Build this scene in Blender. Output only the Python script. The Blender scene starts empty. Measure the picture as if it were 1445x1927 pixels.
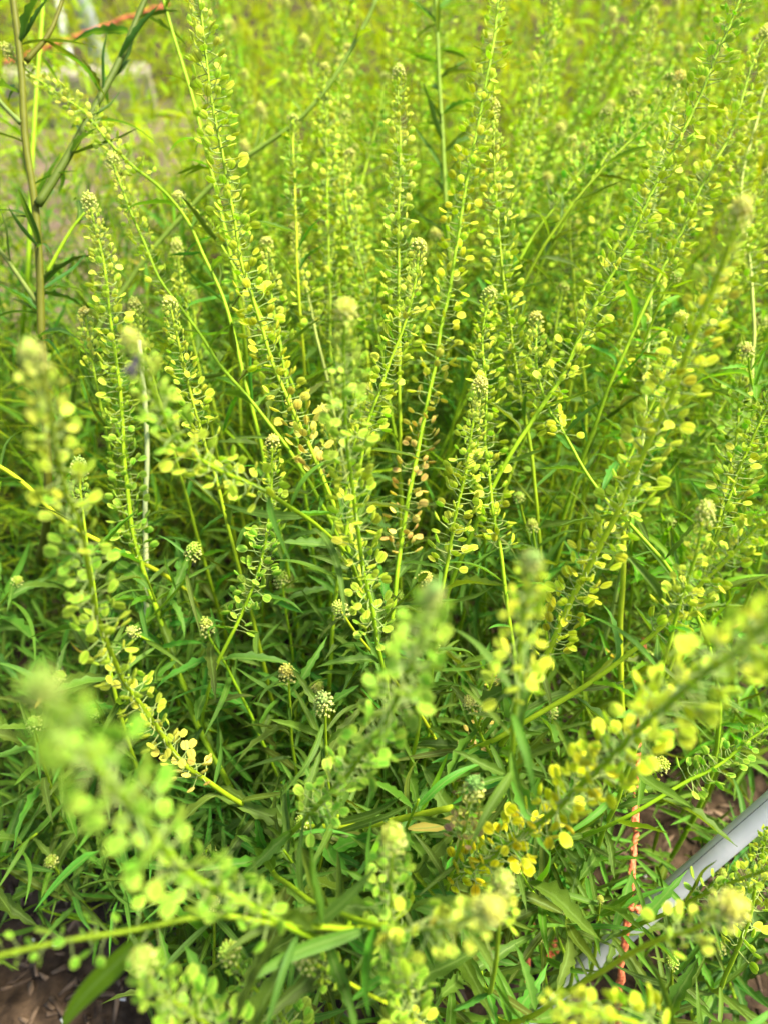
import bpy, math, random
import numpy as np
from mathutils import Vector, Matrix

# ------------------------------------------------------------------ camera, world, sun, exposure
sc = bpy.context.scene
COL = sc.collection
R = math.radians
CAM_H, PITCH = 0.62, R(45)
W0, H0, FPX = 1445.0, 1927.0, 1360.0

cam_d = bpy.data.cameras.new('camera')
cam = bpy.data.objects.new('camera', cam_d); COL.objects.link(cam)
cam.location = (0, 0, CAM_H); cam.rotation_euler = (math.pi / 2 - PITCH, 0, 0)
cam_d.sensor_fit = 'VERTICAL'; cam_d.sensor_height = 9.8; cam_d.sensor_width = 7.35
cam_d.lens = FPX / H0 * 9.8
cam_d.clip_start = 0.01; cam_d.clip_end = 400
cam_d.dof.use_dof = True; cam_d.dof.focus_distance = 0.37; cam_d.dof.aperture_fstop = 1.55
sc.camera = cam

SUN_EL, SUN_AZ = R(60), R(12)          # azimuth from +X towards +Y: a hazy sun high to the right
world = bpy.data.worlds.new('World'); sc.world = world; world.use_nodes = True
wn = world.node_tree.nodes; wl = world.node_tree.links
bg = wn['Background']; sky = wn.new('ShaderNodeTexSky')
sky.sky_type = 'NISHITA'; sky.sun_disc = False
sky.sun_elevation = SUN_EL; sky.sun_rotation = math.pi / 2 - SUN_AZ
sky.air_density = 1.2; sky.dust_density = 3.0; sky.ozone_density = 0.6
wl.new(sky.outputs[0], bg.inputs[0]); bg.inputs[1].default_value = 0.11
sun_d = bpy.data.lights.new('sun', 'SUN'); sun_d.energy = 5.0; sun_d.angle = R(12); sun_d.color = (1.0, 0.91, 0.72)
sun = bpy.data.objects.new('sun', sun_d); COL.objects.link(sun)
sdir = Vector((math.cos(SUN_EL) * math.cos(SUN_AZ), math.cos(SUN_EL) * math.sin(SUN_AZ), math.sin(SUN_EL)))
sun.rotation_euler = (-sdir).to_track_quat('-Z', 'Y').to_euler()
sc.view_settings.view_transform = 'Standard'; sc.view_settings.look = 'None'
sc.view_settings.exposure = 1.42; sc.view_settings.gamma = 1; sc.view_settings.use_curve_mapping = False
sc.render.engine = 'CYCLES'
sc.cycles.use_denoising = True
sc.cycles.max_bounces = 5; sc.cycles.diffuse_bounces = 3; sc.cycles.transmission_bounces = 3
sc.cycles.debug_use_spatial_splits = True
sc.cycles.use_adaptive_sampling = True; sc.cycles.adaptive_threshold = 0.03
sc.cycles.glossy_bounces = 2; sc.cycles.transparent_max_bounces = 6
sc.cycles.sample_clamp_indirect = 6

# ------------------------------------------------------------------ helpers
rng = np.random.default_rng(7)
random.seed(7)
CF = Vector((0, math.cos(PITCH), -math.sin(PITCH)))
CU = Vector((0, math.sin(PITCH), math.cos(PITCH)))
CR = Vector((1, 0, 0))
CO = Vector((0, 0, CAM_H))
def P(x, y, z):                       # photo pixel + depth -> a point of the place
    x, y, z = float(x), float(y), float(z)
    return CO + z * (CF + (x - W0 / 2) / FPX * CR + (H0 / 2 - y) / FPX * CU)
def ground_at(x, y, h=0.0):           # where the line of sight meets height h
    d = CF + (x - W0 / 2) / FPX * CR + (H0 / 2 - y) / FPX * CU
    return CO + d * ((h - CAM_H) / d.z)
def pixel_of(p):
    v = Vector(p) - CO
    z = v.dot(CF)
    return (W0 / 2 + FPX * v.dot(CR) / max(z, 1e-4), H0 / 2 - FPX * v.dot(CU) / max(z, 1e-4), z)

def mesh_np(name, V, F, uv=None, mats=(), midx=None, smooth=True):
    """V (n,3); F list of (k,m) int arrays (tris / quads); uv per vertex"""
    V = np.asarray(V, dtype=np.float32)
    Fs = F if isinstance(F, list) else [F]
    Fs = [np.asarray(f, dtype=np.int32) for f in Fs if len(f)]
    me = bpy.data.meshes.new(name)
    me.vertices.add(len(V)); me.vertices.foreach_set('co', V.ravel())
    loops = np.concatenate([f.ravel() for f in Fs])
    counts = np.concatenate([np.full(len(f), f.shape[1], dtype=np.int32) for f in Fs])
    starts = np.concatenate([[0], np.cumsum(counts)[:-1]]).astype(np.int32)
    me.loops.add(len(loops)); me.loops.foreach_set('vertex_index', loops)
    me.polygons.add(len(counts)); me.polygons.foreach_set('loop_start', starts)
    me.polygons.foreach_set('loop_total', counts)
    for m in mats: me.materials.append(m)
    if midx is not None: me.polygons.foreach_set('material_index', np.asarray(midx, dtype=np.int32))
    me.update(calc_edges=True)
    if smooth: me.polygons.foreach_set('use_smooth', np.ones(len(counts), dtype=bool))
    if uv is not None:
        l = me.uv_layers.new(name='UVMap')
        l.data.foreach_set('uv', np.asarray(uv, dtype=np.float32)[loops].ravel())
    me.validate()
    return me

def link(name, me, parent=None, color=None):
    o = bpy.data.objects.new(name, me); COL.objects.link(o)
    if parent is not None: o.parent = parent
    if color is not None: o.color = (*color, 1)
    return o
def tag(o, label=None, cat=None, group=None, kind=None):
    if label: o['label'] = label
    if cat: o['category'] = cat
    if group: o['group'] = group
    if kind: o['kind'] = kind
    return o
def empty(name, loc):
    o = bpy.data.objects.new(name, None); COL.objects.link(o); o.location = loc; o.empty_display_size = 0.01
    return o

def tile(Vt, Ft, mats4):
    """copy the template mesh (Vt, Ft) under n 4x4 matrices"""
    M = np.asarray(mats4); n = len(M); k = len(Vt)
    V = np.einsum('nij,kj->nki', M[:, :3, :3], Vt) + M[:, None, :3, 3]
    F = (Ft[None] + (np.arange(n) * k)[:, None, None]).reshape(-1, Ft.shape[1])
    return V.reshape(-1, 3), F

def frame(o, x, zhint):
    """4x4 with local x along x and local z close to zhint"""
    x = x / math.sqrt(x[0] * x[0] + x[1] * x[1] + x[2] * x[2])
    z = zhint - x * (zhint[0] * x[0] + zhint[1] * x[1] + zhint[2] * x[2]); nz = math.sqrt(z[0] * z[0] + z[1] * z[1] + z[2] * z[2])
    if nz < 1e-6:
        z = np.array([0.3, 0.5, 0.8]); z = z - x * np.dot(z, x); nz = np.linalg.norm(z)
    z = z / nz; y = np.array([z[1] * x[2] - z[2] * x[1], z[2] * x[0] - z[0] * x[2], z[0] * x[1] - z[1] * x[0]])
    m = np.eye(4); m[:3, 0] = x; m[:3, 1] = y; m[:3, 2] = z; m[:3, 3] = o
    return m
def scaled(m, sx, sy=None, sz=None):
    m = m.copy(); sy = sx if sy is None else sy; sz = sx if sz is None else sz
    m[:3, 0] *= sx; m[:3, 1] *= sy; m[:3, 2] *= sz
    return m
def rotx(a):
    c, s = math.cos(a), math.sin(a); m = np.eye(4); m[1, 1] = c; m[1, 2] = -s; m[2, 1] = s; m[2, 2] = c; return m
def roty(a):
    c, s = math.cos(a), math.sin(a); m = np.eye(4); m[0, 0] = c; m[0, 2] = s; m[2, 0] = -s; m[2, 2] = c; return m
def rotz(a):
    c, s = math.cos(a), math.sin(a); m = np.eye(4); m[0, 0] = c; m[0, 1] = -s; m[1, 0] = s; m[1, 1] = c; return m

def catmull(pts, n_per=8):
    pts = [np.array(p, dtype=float) for p in pts]
    if len(pts) == 2: pts = [pts[0], (pts[0] + pts[1]) / 2, pts[1]]
    q = [2 * pts[0] - pts[1]] + pts + [2 * pts[-1] - pts[-2]]
    out = []
    for i in range(1, len(q) - 2):
        p0, p1, p2, p3 = q[i - 1], q[i], q[i + 1], q[i + 2]
        for t in np.linspace(0, 1, n_per, endpoint=False):
            out.append(0.5 * ((2 * p1) + (-p0 + p2) * t + (2 * p0 - 5 * p1 + 4 * p2 - p3) * t * t + (-p0 + 3 * p1 - 3 * p2 + p3) * t ** 3))
    out.append(pts[-1])
    return np.array(out)
class Path:
    def __init__(s, pts):
        s.p = np.asarray(pts); d = np.linalg.norm(np.diff(s.p, axis=0), axis=1)
        s.s = np.concatenate([[0], np.cumsum(d)]); s.L = s.s[-1]
    def at(s, a):
        a = min(max(a, 0), s.L)
        return np.array([np.interp(a, s.s, s.p[:, i]) for i in range(3)])
    def tan(s, a):
        e = 0.004; v = s.at(min(a + e, s.L)) - s.at(max(a - e, 0)); n = np.linalg.norm(v)
        return v / n if n > 0 else np.array([0, 0, -1.0])

def tube(path, radii, sides=7, cap=True):
    p = np.asarray(path); n = len(p); V = []; ref = np.array([0.31, 0.87, 0.21])
    t = np.gradient(p, axis=0); t /= np.maximum(np.linalg.norm(t, axis=1), 1e-9)[:, None]
    nrm = ref - t[0] * np.dot(ref, t[0]); nrm /= np.linalg.norm(nrm)
    ang = np.linspace(0, 2 * math.pi, sides, endpoint=False)
    rad = np.broadcast_to(np.asarray(radii, dtype=float), (n,))
    for i in range(n):
        nrm = nrm - t[i] * np.dot(nrm, t[i]); nrm /= max(np.linalg.norm(nrm), 1e-9)
        b = np.cross(t[i], nrm)
        V.append(p[i] + rad[i] * (np.cos(ang)[:, None] * nrm + np.sin(ang)[:, None] * b))
    V = np.concatenate(V)
    i = np.arange(n - 1)[:, None] * sides; j = np.arange(sides)[None]; j2 = (j + 1) % sides
    Q = np.stack([i + j, i + j2, i + sides + j2, i + sides + j], axis=-1).reshape(-1, 4)
    T = np.zeros((0, 3), int)
    if cap:
        V = np.vstack([V, p[0][None], p[-1][None]])
        a = np.arange(sides); b2 = (a + 1) % sides; e = (n - 1) * sides
        T = np.concatenate([np.stack([b2, a, np.full(sides, n * sides)], 1), np.stack([e + a, e + b2, np.full(sides, n * sides + 1)], 1)])
    return V, Q, T

# ------------------------------------------------------------------ materials
def nodes_of(name):
    m = bpy.data.materials.new(name); m.use_nodes = True
    nt = m.node_tree; nt.nodes.clear()
    return m, nt
def N(nt, t, **kw):
    n = nt.nodes.new(t)
    for k, v in kw.items(): setattr(n, k, v)
    return n
def hsv_vary(nt, col_socket, rnd_socket, hue=0.02, sat=0.15, val=0.35):
    h = N(nt, 'ShaderNodeHueSaturation')
    for inp, lo, hi in (('Hue', 0.5 - hue, 0.5 + hue), ('Value', 1 - val, 1 + val)):
        r = N(nt, 'ShaderNodeMapRange'); r.inputs['To Min'].default_value = lo; r.inputs['To Max'].default_value = hi
        nt.links.new(rnd_socket, r.inputs['Value']); nt.links.new(r.outputs[0], h.inputs[inp])
    h.inputs['Saturation'].default_value = 1.0
    nt.links.new(col_socket, h.inputs['Color'])
    return h.outputs[0]
def rand_socket(nt, island):
    if island: return N(nt, 'ShaderNodeNewGeometry').outputs['Random Per Island']
    return N(nt, 'ShaderNodeObjectInfo').outputs['Random']

def plant_mat(name, island=False, transl=0.35, trans_tint=(1.15, 1.1, 0.45), rough=0.5, spec=0.35, veins=False, specks=False, rim=False, mottled=0.25, scale=220.0, hue=0.015, val=0.25):
    m, nt = nodes_of(name); L = nt.links
    oi = N(nt, 'ShaderNodeObjectInfo')
    c = hsv_vary(nt, oi.outputs['Color'], rand_socket(nt, island), hue, 0.1, val)
    geo = N(nt, 'ShaderNodeTexCoord')
    if mottled:
        nz = N(nt, 'ShaderNodeTexNoise'); nz.inputs['Scale'].default_value = scale; nz.inputs['Detail'].default_value = 3
        L.new(geo.outputs['Object'], nz.inputs['Vector'])
        r = N(nt, 'ShaderNodeMapRange'); r.inputs['From Min'].default_value = 0.3; r.inputs['From Max'].default_value = 0.7
        r.inputs['To Min'].default_value = 1 - mottled; r.inputs['To Max'].default_value = 1 + mottled * 0.6
        L.new(nz.outputs['Fac'], r.inputs['Value'])
        mx = N(nt, 'ShaderNodeMix', data_type='RGBA', blend_type='MULTIPLY'); mx.inputs['Factor'].default_value = 1
        L.new(c, mx.inputs['A']); L.new(r.outputs[0], mx.inputs['B']); c = mx.outputs['Result']
    if island and veins:     # clumps of lighter and darker kinds of growth
        nz = N(nt, 'ShaderNodeTexNoise'); nz.inputs['Scale'].default_value = 5.0; nz.inputs['Detail'].default_value = 2
        L.new(geo.outputs['Object'], nz.inputs['Vector'])
        r = N(nt, 'ShaderNodeMapRange'); r.inputs['From Min'].default_value = 0.35; r.inputs['From Max'].default_value = 0.65
        L.new(nz.outputs['Fac'], r.inputs['Value'])
        mx = N(nt, 'ShaderNodeMix', data_type='RGBA', blend_type='MULTIPLY'); mx.inputs['Factor'].default_value = 1; L.new(c, mx.inputs['A'])
        cm = N(nt, 'ShaderNodeMix', data_type='RGBA'); cm.inputs['A'].default_value = (0.72, 0.86, 0.9, 1); cm.inputs['B'].default_value = (1.3, 1.15, 0.9, 1); L.new(r.outputs[0], cm.inputs['Factor'])
        L.new(cm.outputs['Result'], mx.inputs['B']); c = mx.outputs['Result']
    if veins:                # now and then a yellowed leaf
        g = N(nt, 'ShaderNodeMath', operation='GREATER_THAN'); g.inputs[1].default_value = 0.9985; L.new(rand_socket(nt, island), g.inputs[0])
        mx = N(nt, 'ShaderNodeMix', data_type='RGBA'); L.new(g.outputs[0], mx.inputs['Factor']); L.new(c, mx.inputs['A']); mx.inputs['B'].default_value = (0.42, 0.36, 0.08, 1); c = mx.outputs['Result']
    bump = None
    if veins:
        uv = N(nt, 'ShaderNodeUVMap'); sx = N(nt, 'ShaderNodeSeparateXYZ'); L.new(uv.outputs[0], sx.inputs[0])
        d = N(nt, 'ShaderNodeMath', operation='SUBTRACT'); L.new(sx.outputs['Y'], d.inputs[0]); d.inputs[1].default_value = 0.5
        a = N(nt, 'ShaderNodeMath', operation='ABSOLUTE'); L.new(d.outputs[0], a.inputs[0])
        r = N(nt, 'ShaderNodeMapRange'); r.inputs['From Min'].default_value = 0.03; r.inputs['From Max'].default_value = 0.10
        r.inputs['To Min'].default_value = 0.55; r.inputs['To Max'].default_value = 0.0
        L.new(a.outputs[0], r.inputs['Value'])
        # leaf margin a touch paler as well
        r2 = N(nt, 'ShaderNodeMapRange'); r2.inputs['From Min'].default_value = 0.46; r2.inputs['From Max'].default_value = 0.5
        r2.inputs['To Min'].default_value = 0; r2.inputs['To Max'].default_value = 0.3; L.new(a.outputs[0], r2.inputs['Value'])
        ad = N(nt, 'ShaderNodeMath', operation='ADD', use_clamp=True); L.new(r.outputs[0], ad.inputs[0]); L.new(r2.outputs[0], ad.inputs[1])
        mx = N(nt, 'ShaderNodeMix', data_type='RGBA'); L.new(ad.outputs[0], mx.inputs['Factor']); L.new(c, mx.inputs['A'])
        mx.inputs['B'].default_value = (0.20, 0.32, 0.07, 1); c = mx.outputs['Result']
        bp = N(nt, 'ShaderNodeBump'); bp.inputs['Strength'].default_value = 0.35; bp.inputs['Distance'].default_value = 0.0006
        L.new(r.outputs[0], bp.inputs['Height']); bump = bp.outputs[0]
    if rim:          # paler wing round the rim, darker seam between the two seeds
        uv = N(nt, 'ShaderNodeUVMap'); sx = N(nt, 'ShaderNodeSeparateXYZ'); L.new(uv.outputs[0], sx.inputs[0])
        r = N(nt, 'ShaderNodeMapRange', interpolation_type='SMOOTHSTEP'); r.inputs['From Min'].default_value = 0.70; r.inputs['From Max'].default_value = 0.92
        r.inputs['To Min'].default_value = 0; r.inputs['To Max'].default_value = 0.45; L.new(sx.outputs['X'], r.inputs['Value'])
        mx = N(nt, 'ShaderNodeMix', data_type='RGBA'); L.new(r.outputs[0], mx.inputs['Factor']); L.new(c, mx.inputs['A']); mx.inputs['B'].default_value = (0.66, 0.74, 0.13, 1); c = mx.outputs['Result']
        r = N(nt, 'ShaderNodeMapRange', interpolation_type='SMOOTHSTEP'); r.inputs['From Min'].default_value = 0.0; r.inputs['From Max'].default_value = 0.07
        r.inputs['To Min'].default_value = 0.62; r.inputs['To Max'].default_value = 1.0; L.new(sx.outputs['Y'], r.inputs['Value'])
        mx = N(nt, 'ShaderNodeMix', data_type='RGBA', blend_type='MULTIPLY'); mx.inputs['Factor'].default_value = 1; L.new(c, mx.inputs['A']); L.new(r.outputs[0], mx.inputs['B']); c = mx.outputs['Result']
    if specks:
        vo = N(nt, 'ShaderNodeTexVoronoi'); vo.inputs['Scale'].default_value = 190; L.new(geo.outputs['Object'], vo.inputs['Vector'])
        wn_ = N(nt, 'ShaderNodeMath', operation='LESS_THAN'); wn_.inputs[1].default_value = 0.10; L.new(vo.outputs['Distance'], wn_.inputs[0])
        sp = N(nt, 'ShaderNodeSeparateColor'); L.new(vo.outputs['Color'], sp.inputs[0])
        g = N(nt, 'ShaderNodeMath', operation='GREATER_THAN'); g.inputs[1].default_value = 0.80; L.new(sp.outputs[0], g.inputs[0])
        mu = N(nt, 'ShaderNodeMath', operation='MULTIPLY'); L.new(wn_.outputs[0], mu.inputs[0]); L.new(g.outputs[0], mu.inputs[1])
        mx = N(nt, 'ShaderNodeMix', data_type='RGBA'); L.new(mu.outputs[0], mx.inputs['Factor']); L.new(c, mx.inputs['A'])
        mx.inputs['B'].default_value = (0.6, 0.62, 0.5, 1); c = mx.outputs['Result']
    pr = N(nt, 'ShaderNodeBsdfPrincipled'); L.new(c, pr.inputs['Base Color'])
    pr.inputs['Roughness'].default_value = rough; pr.inputs['Specular IOR Level'].default_value = spec
    if bump: L.new(bump, pr.inputs['Normal'])
    out = N(nt, 'ShaderNodeOutputMaterial')
    if transl > 0:
        tm = N(nt, 'ShaderNodeMix', data_type='RGBA', blend_type='MULTIPLY'); tm.inputs['Factor'].default_value = 1
        L.new(c, tm.inputs['A']); tm.inputs['B'].default_value = (*trans_tint, 1)
        tr = N(nt, 'ShaderNodeBsdfTranslucent'); L.new(tm.outputs['Result'], tr.inputs['Color'])
        ms = N(nt, 'ShaderNodeMixShader'); ms.inputs[0].default_value = transl
        L.new(pr.outputs[0], ms.inputs[1]); L.new(tr.outputs[0], ms.inputs[2]); L.new(ms.outputs[0], out.inputs[0])
    else: L.new(pr.outputs[0], out.inputs[0])
    return m

M_LEAF = plant_mat('leaf', transl=0.42, trans_tint=(1.7, 1.5, 0.35), rough=0.5, spec=0.16, veins=True, specks=True, hue=0.02, val=0.28)
M_LEAF_I = plant_mat('undergrowth_leaf', island=True, transl=0.34, trans_tint=(1.7, 1.5, 0.30), rough=0.6, spec=0.06, veins=True, mottled=0, hue=0.03, val=0.4)
M_POD = plant_mat('seed_pod', transl=0.42, trans_tint=(1.05, 1.15, 0.4), rough=0.5, spec=0.14, rim=True, mottled=0.18, scale=420, hue=0.012, val=0.16)
M_POD_I = plant_mat('far_seed_pod', island=True, transl=0.42, trans_tint=(1.05, 1.15, 0.4), rough=0.55, spec=0.1, mottled=0, hue=0.02, val=0.25)
M_STEM = plant_mat('stem', transl=0.0, rough=0.55, spec=0.18, mottled=0.18, scale=160, hue=0.01, val=0.12)
M_PED = plant_mat('pedicel', transl=0.2, rough=0.5, spec=0.3, mottled=0, val=0.1)
M_BUD = plant_mat('bud', island=True, transl=0.3, trans_tint=(1.2, 1.1, 0.6), rough=0.6, spec=0.25, mottled=0, hue=0.02, val=0.25)

def simple(name, col, rough=0.7, spec=0.3, noise=None, bump=0.0, col2=None, metallic=0.0, coords='Object', bscale=None):
    m, nt = nodes_of(name); L = nt.links
    pr = N(nt, 'ShaderNodeBsdfPrincipled'); pr.inputs['Roughness'].default_value = rough; pr.inputs['Specular IOR Level'].default_value = spec
    pr.inputs['Metallic'].default_value = metallic
    out = N(nt, 'ShaderNodeOutputMaterial'); L.new(pr.outputs[0], out.inputs[0])
    if noise:
        tc = N(nt, 'ShaderNodeTexCoord'); nz = N(nt, 'ShaderNodeTexNoise'); nz.inputs['Scale'].default_value = noise; nz.inputs['Detail'].default_value = 6
        L.new(tc.outputs[coords], nz.inputs['Vector'])
        rp = N(nt, 'ShaderNodeValToRGB'); rp.color_ramp.elements[0].position = 0.32; rp.color_ramp.elements[1].position = 0.68
        rp.color_ramp.elements[0].color = (*col, 1); rp.color_ramp.elements[1].color = (*(col2 or [c * 1.6 for c in col]), 1)
        L.new(nz.outputs['Fac'], rp.inputs[0]); L.new(rp.outputs[0], pr.inputs['Base Color'])
        if bump:
            n2 = nz
            if bscale:
                n2 = N(nt, 'ShaderNodeTexNoise'); n2.inputs['Scale'].default_value = bscale; n2.inputs['Detail'].default_value = 6
                L.new(tc.outputs[coords], n2.inputs['Vector'])
            bp = N(nt, 'ShaderNodeBump'); bp.inputs['Strength'].default_value = bump; bp.inputs['Distance'].default_value = 0.004
            L.new(n2.outputs['Fac'], bp.inputs['Height']); L.new(bp.outputs[0], pr.inputs['Normal'])
    else: pr.inputs['Base Color'].default_value = (*col, 1)
    return m
M_SOIL = simple('soil', (0.020, 0.013, 0.008), 0.95, 0.12, noise=70, col2=(0.085, 0.056, 0.034), bump=0.9, bscale=160)
M_CHIP = simple('mulch_chip', (0.03, 0.019, 0.012), 0.9, 0.2, noise=60, col2=(0.22, 0.15, 0.095))
M_PERL = simple('perlite', (0.6, 0.58, 0.54), 0.9, 0.2)
M_PVC = simple('pvc', (0.46, 0.48, 0.48), 0.40, 0.45, noise=30, col2=(0.60, 0.61, 0.61), bump=0.04, bscale=300)
M_SEAM = simple('pvc_seam', (0.10, 0.11, 0.11), 0.7, 0.3)
M_TWINE = simple('twine', (0.55, 0.12, 0.05), 0.8, 0.2, noise=400, col2=(0.80, 0.25, 0.12), bump=0.5)
M_WOOD = simple('weathered_wood', (0.22, 0.19, 0.16), 0.9, 0.2, noise=9, col2=(0.42, 0.37, 0.31), bump=0.3, bscale=60)
M_WHITE = simple('white_paint', (0.62, 0.64, 0.66), 0.5, 0.4, noise=8, col2=(0.75, 0.76, 0.77))
M_GREY = simple('grey_post', (0.30, 0.33, 0.36), 0.5, 0.4, noise=8, col2=(0.42, 0.45, 0.48))
M_FLY = simple('fly_body', (0.012, 0.012, 0.014), 0.35, 0.5)
M_WING = simple('fly_wing', (0.10, 0.09, 0.08), 0.3, 0.5)

# ------------------------------------------------------------------ the ground: one sheet, fine near the camera, reaching far
def graded(lo, hi, step, far):
    a = list(np.arange(lo, hi + 1e-6, step)); s = step
    while a[-1] < far: s *= 1.35; a.append(a[-1] + s)
    s = step
    while a[0] > -far: s *= 1.35; a.insert(0, a[0] - s)
    return np.array(a)
gx = graded(-0.75, 0.75, 0.006, 150); gy = graded(-0.1, 0.95, 0.006, 150)
def vnoise(x, y, f, seed):
    r = np.random.default_rng(seed); T = r.random((64, 64))
    u = (x * f) % 64; v = (y * f) % 64
    i = np.floor(u).astype(int); j = np.floor(v).astype(int); a = u - i; b = v - j
    a = a * a * (3 - 2 * a); b = b * b * (3 - 2 * b)
    i2 = (i + 1) % 64; j2 = (j + 1) % 64; i %= 64; j %= 64
    return (T[i, j] * (1 - a) + T[i2, j] * a) * (1 - b) + (T[i, j2] * (1 - a) + T[i2, j2] * a) * b
X, Y = np.meshgrid(gx, gy, indexing='ij')
def soil_h(X, Y):
    fade = np.clip(1.6 - np.hypot(X, Y) / 1.2, 0, 1)
    return fade * (0.020 * (vnoise(X, Y, 14, 1) - 0.5) + 0.012 * (vnoise(X, Y, 45, 2) - 0.5) + 0.008 * (vnoise(X, Y, 120, 3) - 0.5))
Z = soil_h(X, Y)
ii, jj = np.meshgrid(np.arange(len(gx) - 1), np.arange(len(gy) - 1), indexing='ij'); ny = len(gy)
Q = np.stack([ii * ny + jj, (ii + 1) * ny + jj, (ii + 1) * ny + jj + 1, ii * ny + jj + 1], -1).reshape(-1, 4)
tag(link('ground', mesh_np('ground', np.stack([X, Y, Z], -1).reshape(-1, 3), Q, mats=[M_SOIL])), 'dark brown garden soil under the plants', kind='structure')

# mulch splinters and crumbs on the soil
box = np.array([[x, y, z] for x in (-.5, .5) for y in (-.5, .5) for z in (-.5, .5)]); box[4:, 1] *= 0.5; box[4:, 2] *= 0.6
boxF = np.array([[0, 1, 3, 2], [4, 6, 7, 5], [0, 4, 5, 1], [2, 3, 7, 6], [0, 2, 6, 4], [1, 5, 7, 3]])
def scatter_boxes(name, n, region, lx, ly, lz, mat, label, seed, flat=0.5):
    r = np.random.default_rng(seed); ms = []
    for _ in range(n):
        x = r.uniform(region[0], region[1]); y = r.uniform(region[2], region[3]); z = float(soil_h(np.array(x), np.array(y)))
        m = np.eye(4); m[:3, 3] = (x, y, z + 0.001)
        m = m @ rotz(r.uniform(0, 6.28)) @ roty(r.normal(0, flat * 0.5)) @ rotx(r.normal(0, flat))
        k = r.uniform(0.4, 1.3)
        ms.append(scaled(m, lx * k * r.uniform(.6, 1.5), ly * k, lz * k))
    V, F = tile(box, boxF, ms)
    return tag(link(name, mesh_np(name, V, F, mats=[mat], smooth=False)), label, kind='stuff')
scatter_boxes('mulch', 9000, (-0.75, 0.75, -0.1, 0.9), 0.014, 0.0036, 0.0018, M_CHIP, 'brown shredded bark mulch on the soil', 11)
scatter_boxes('soil_crumbs', 4200, (-0.75, 0.75, -0.1, 0.9), 0.004, 0.004, 0.003, M_SOIL, 'crumbs of dark soil', 12, 1.0)
scatter_boxes('perlite', 800, (-0.75, 0.75, -0.1, 0.9), 0.0026, 0.002, 0.0016, M_PERL, 'white perlite grains in the soil', 13, 1.0)

# ------------------------------------------------------------------ plant piece templates
def leaf_template(nu, width, arch, fold, teeth, wave, seed, tipdrop=0.0):
    r = np.random.default_rng(seed); V = []; UV = []
    for i in range(nu + 1):
        t = i / nu
        w = width * (math.sin(math.pi * min(t ** 0.72, 1.0)) ** 0.85) * (1 if t > 0.02 else 0.3) + (0.012 if t < 0.98 else 0)
        wl_ = wr = max(w, 0.003)
        if teeth and 0.3 < t < 0.92 and i % 2 == 0:
            wl_ *= 1 + teeth * r.uniform(0.2, 1); wr *= 1 + teeth * r.uniform(0.2, 1)
        z = arch * t * t - tipdrop * max(t - .6, 0) ** 2 * 4 + wave * math.sin(t * 9 + seed)
        yc = 0.03 * math.sin(t * 4 + seed * 1.7)
        zf = fold * 0.5
        V += [[t, yc + wl_ * .5, z + zf * wl_ + wave * r.normal() * .4], [t, yc, z], [t, yc - wr * .5, z + zf * wr + wave * r.normal() * .4]]
        UV += [[t, 0], [t, .5], [t, 1]]
    F = []
    for i in range(nu):
        a = i * 3
        F += [[a, a + 1, a + 4, a + 3], [a + 1, a + 2, a + 5, a + 4]]
    return np.array(V), np.array(F), np.array(UV)
LEAF_T = [leaf_template(12, 0.105, -0.25, 0.7, 0.0, 0.006, 1), leaf_template(12, 0.12, 0.10, 0.9, 0.35, 0.010, 2),
          leaf_template(12, 0.095, -0.5, 0.5, 0.0, 0.008, 3, 0.2), leaf_template(12, 0.13, -0.15, 0.8, 0.7, 0.012, 4),
          leaf_template(12, 0.08, 0.2, 0.8, 0.0, 0.008, 5), leaf_template(14, 0.13, -0.35, 0.6, 0.8, 0.022, 6, 0.3)]
LEAF_ME = [mesh_np('leaf', v, f, uv, [M_LEAF]) for v, f, uv in LEAF_T]
LEAF_LO = [leaf_template(5, 0.13, -0.25, 0.6, 0, 0.006, 11), leaf_template(5, 0.11, 0.12, 0.7, 0, 0.006, 12), leaf_template(5, 0.15, -0.5, 0.6, 0, 0.01, 13)]
BLADE_LO = [leaf_template(4, 0.035, -0.4, 0.4, 0, 0.0, 21), leaf_template(4, 0.03, 0.1, 0.4, 0, 0.0, 22)]

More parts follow.
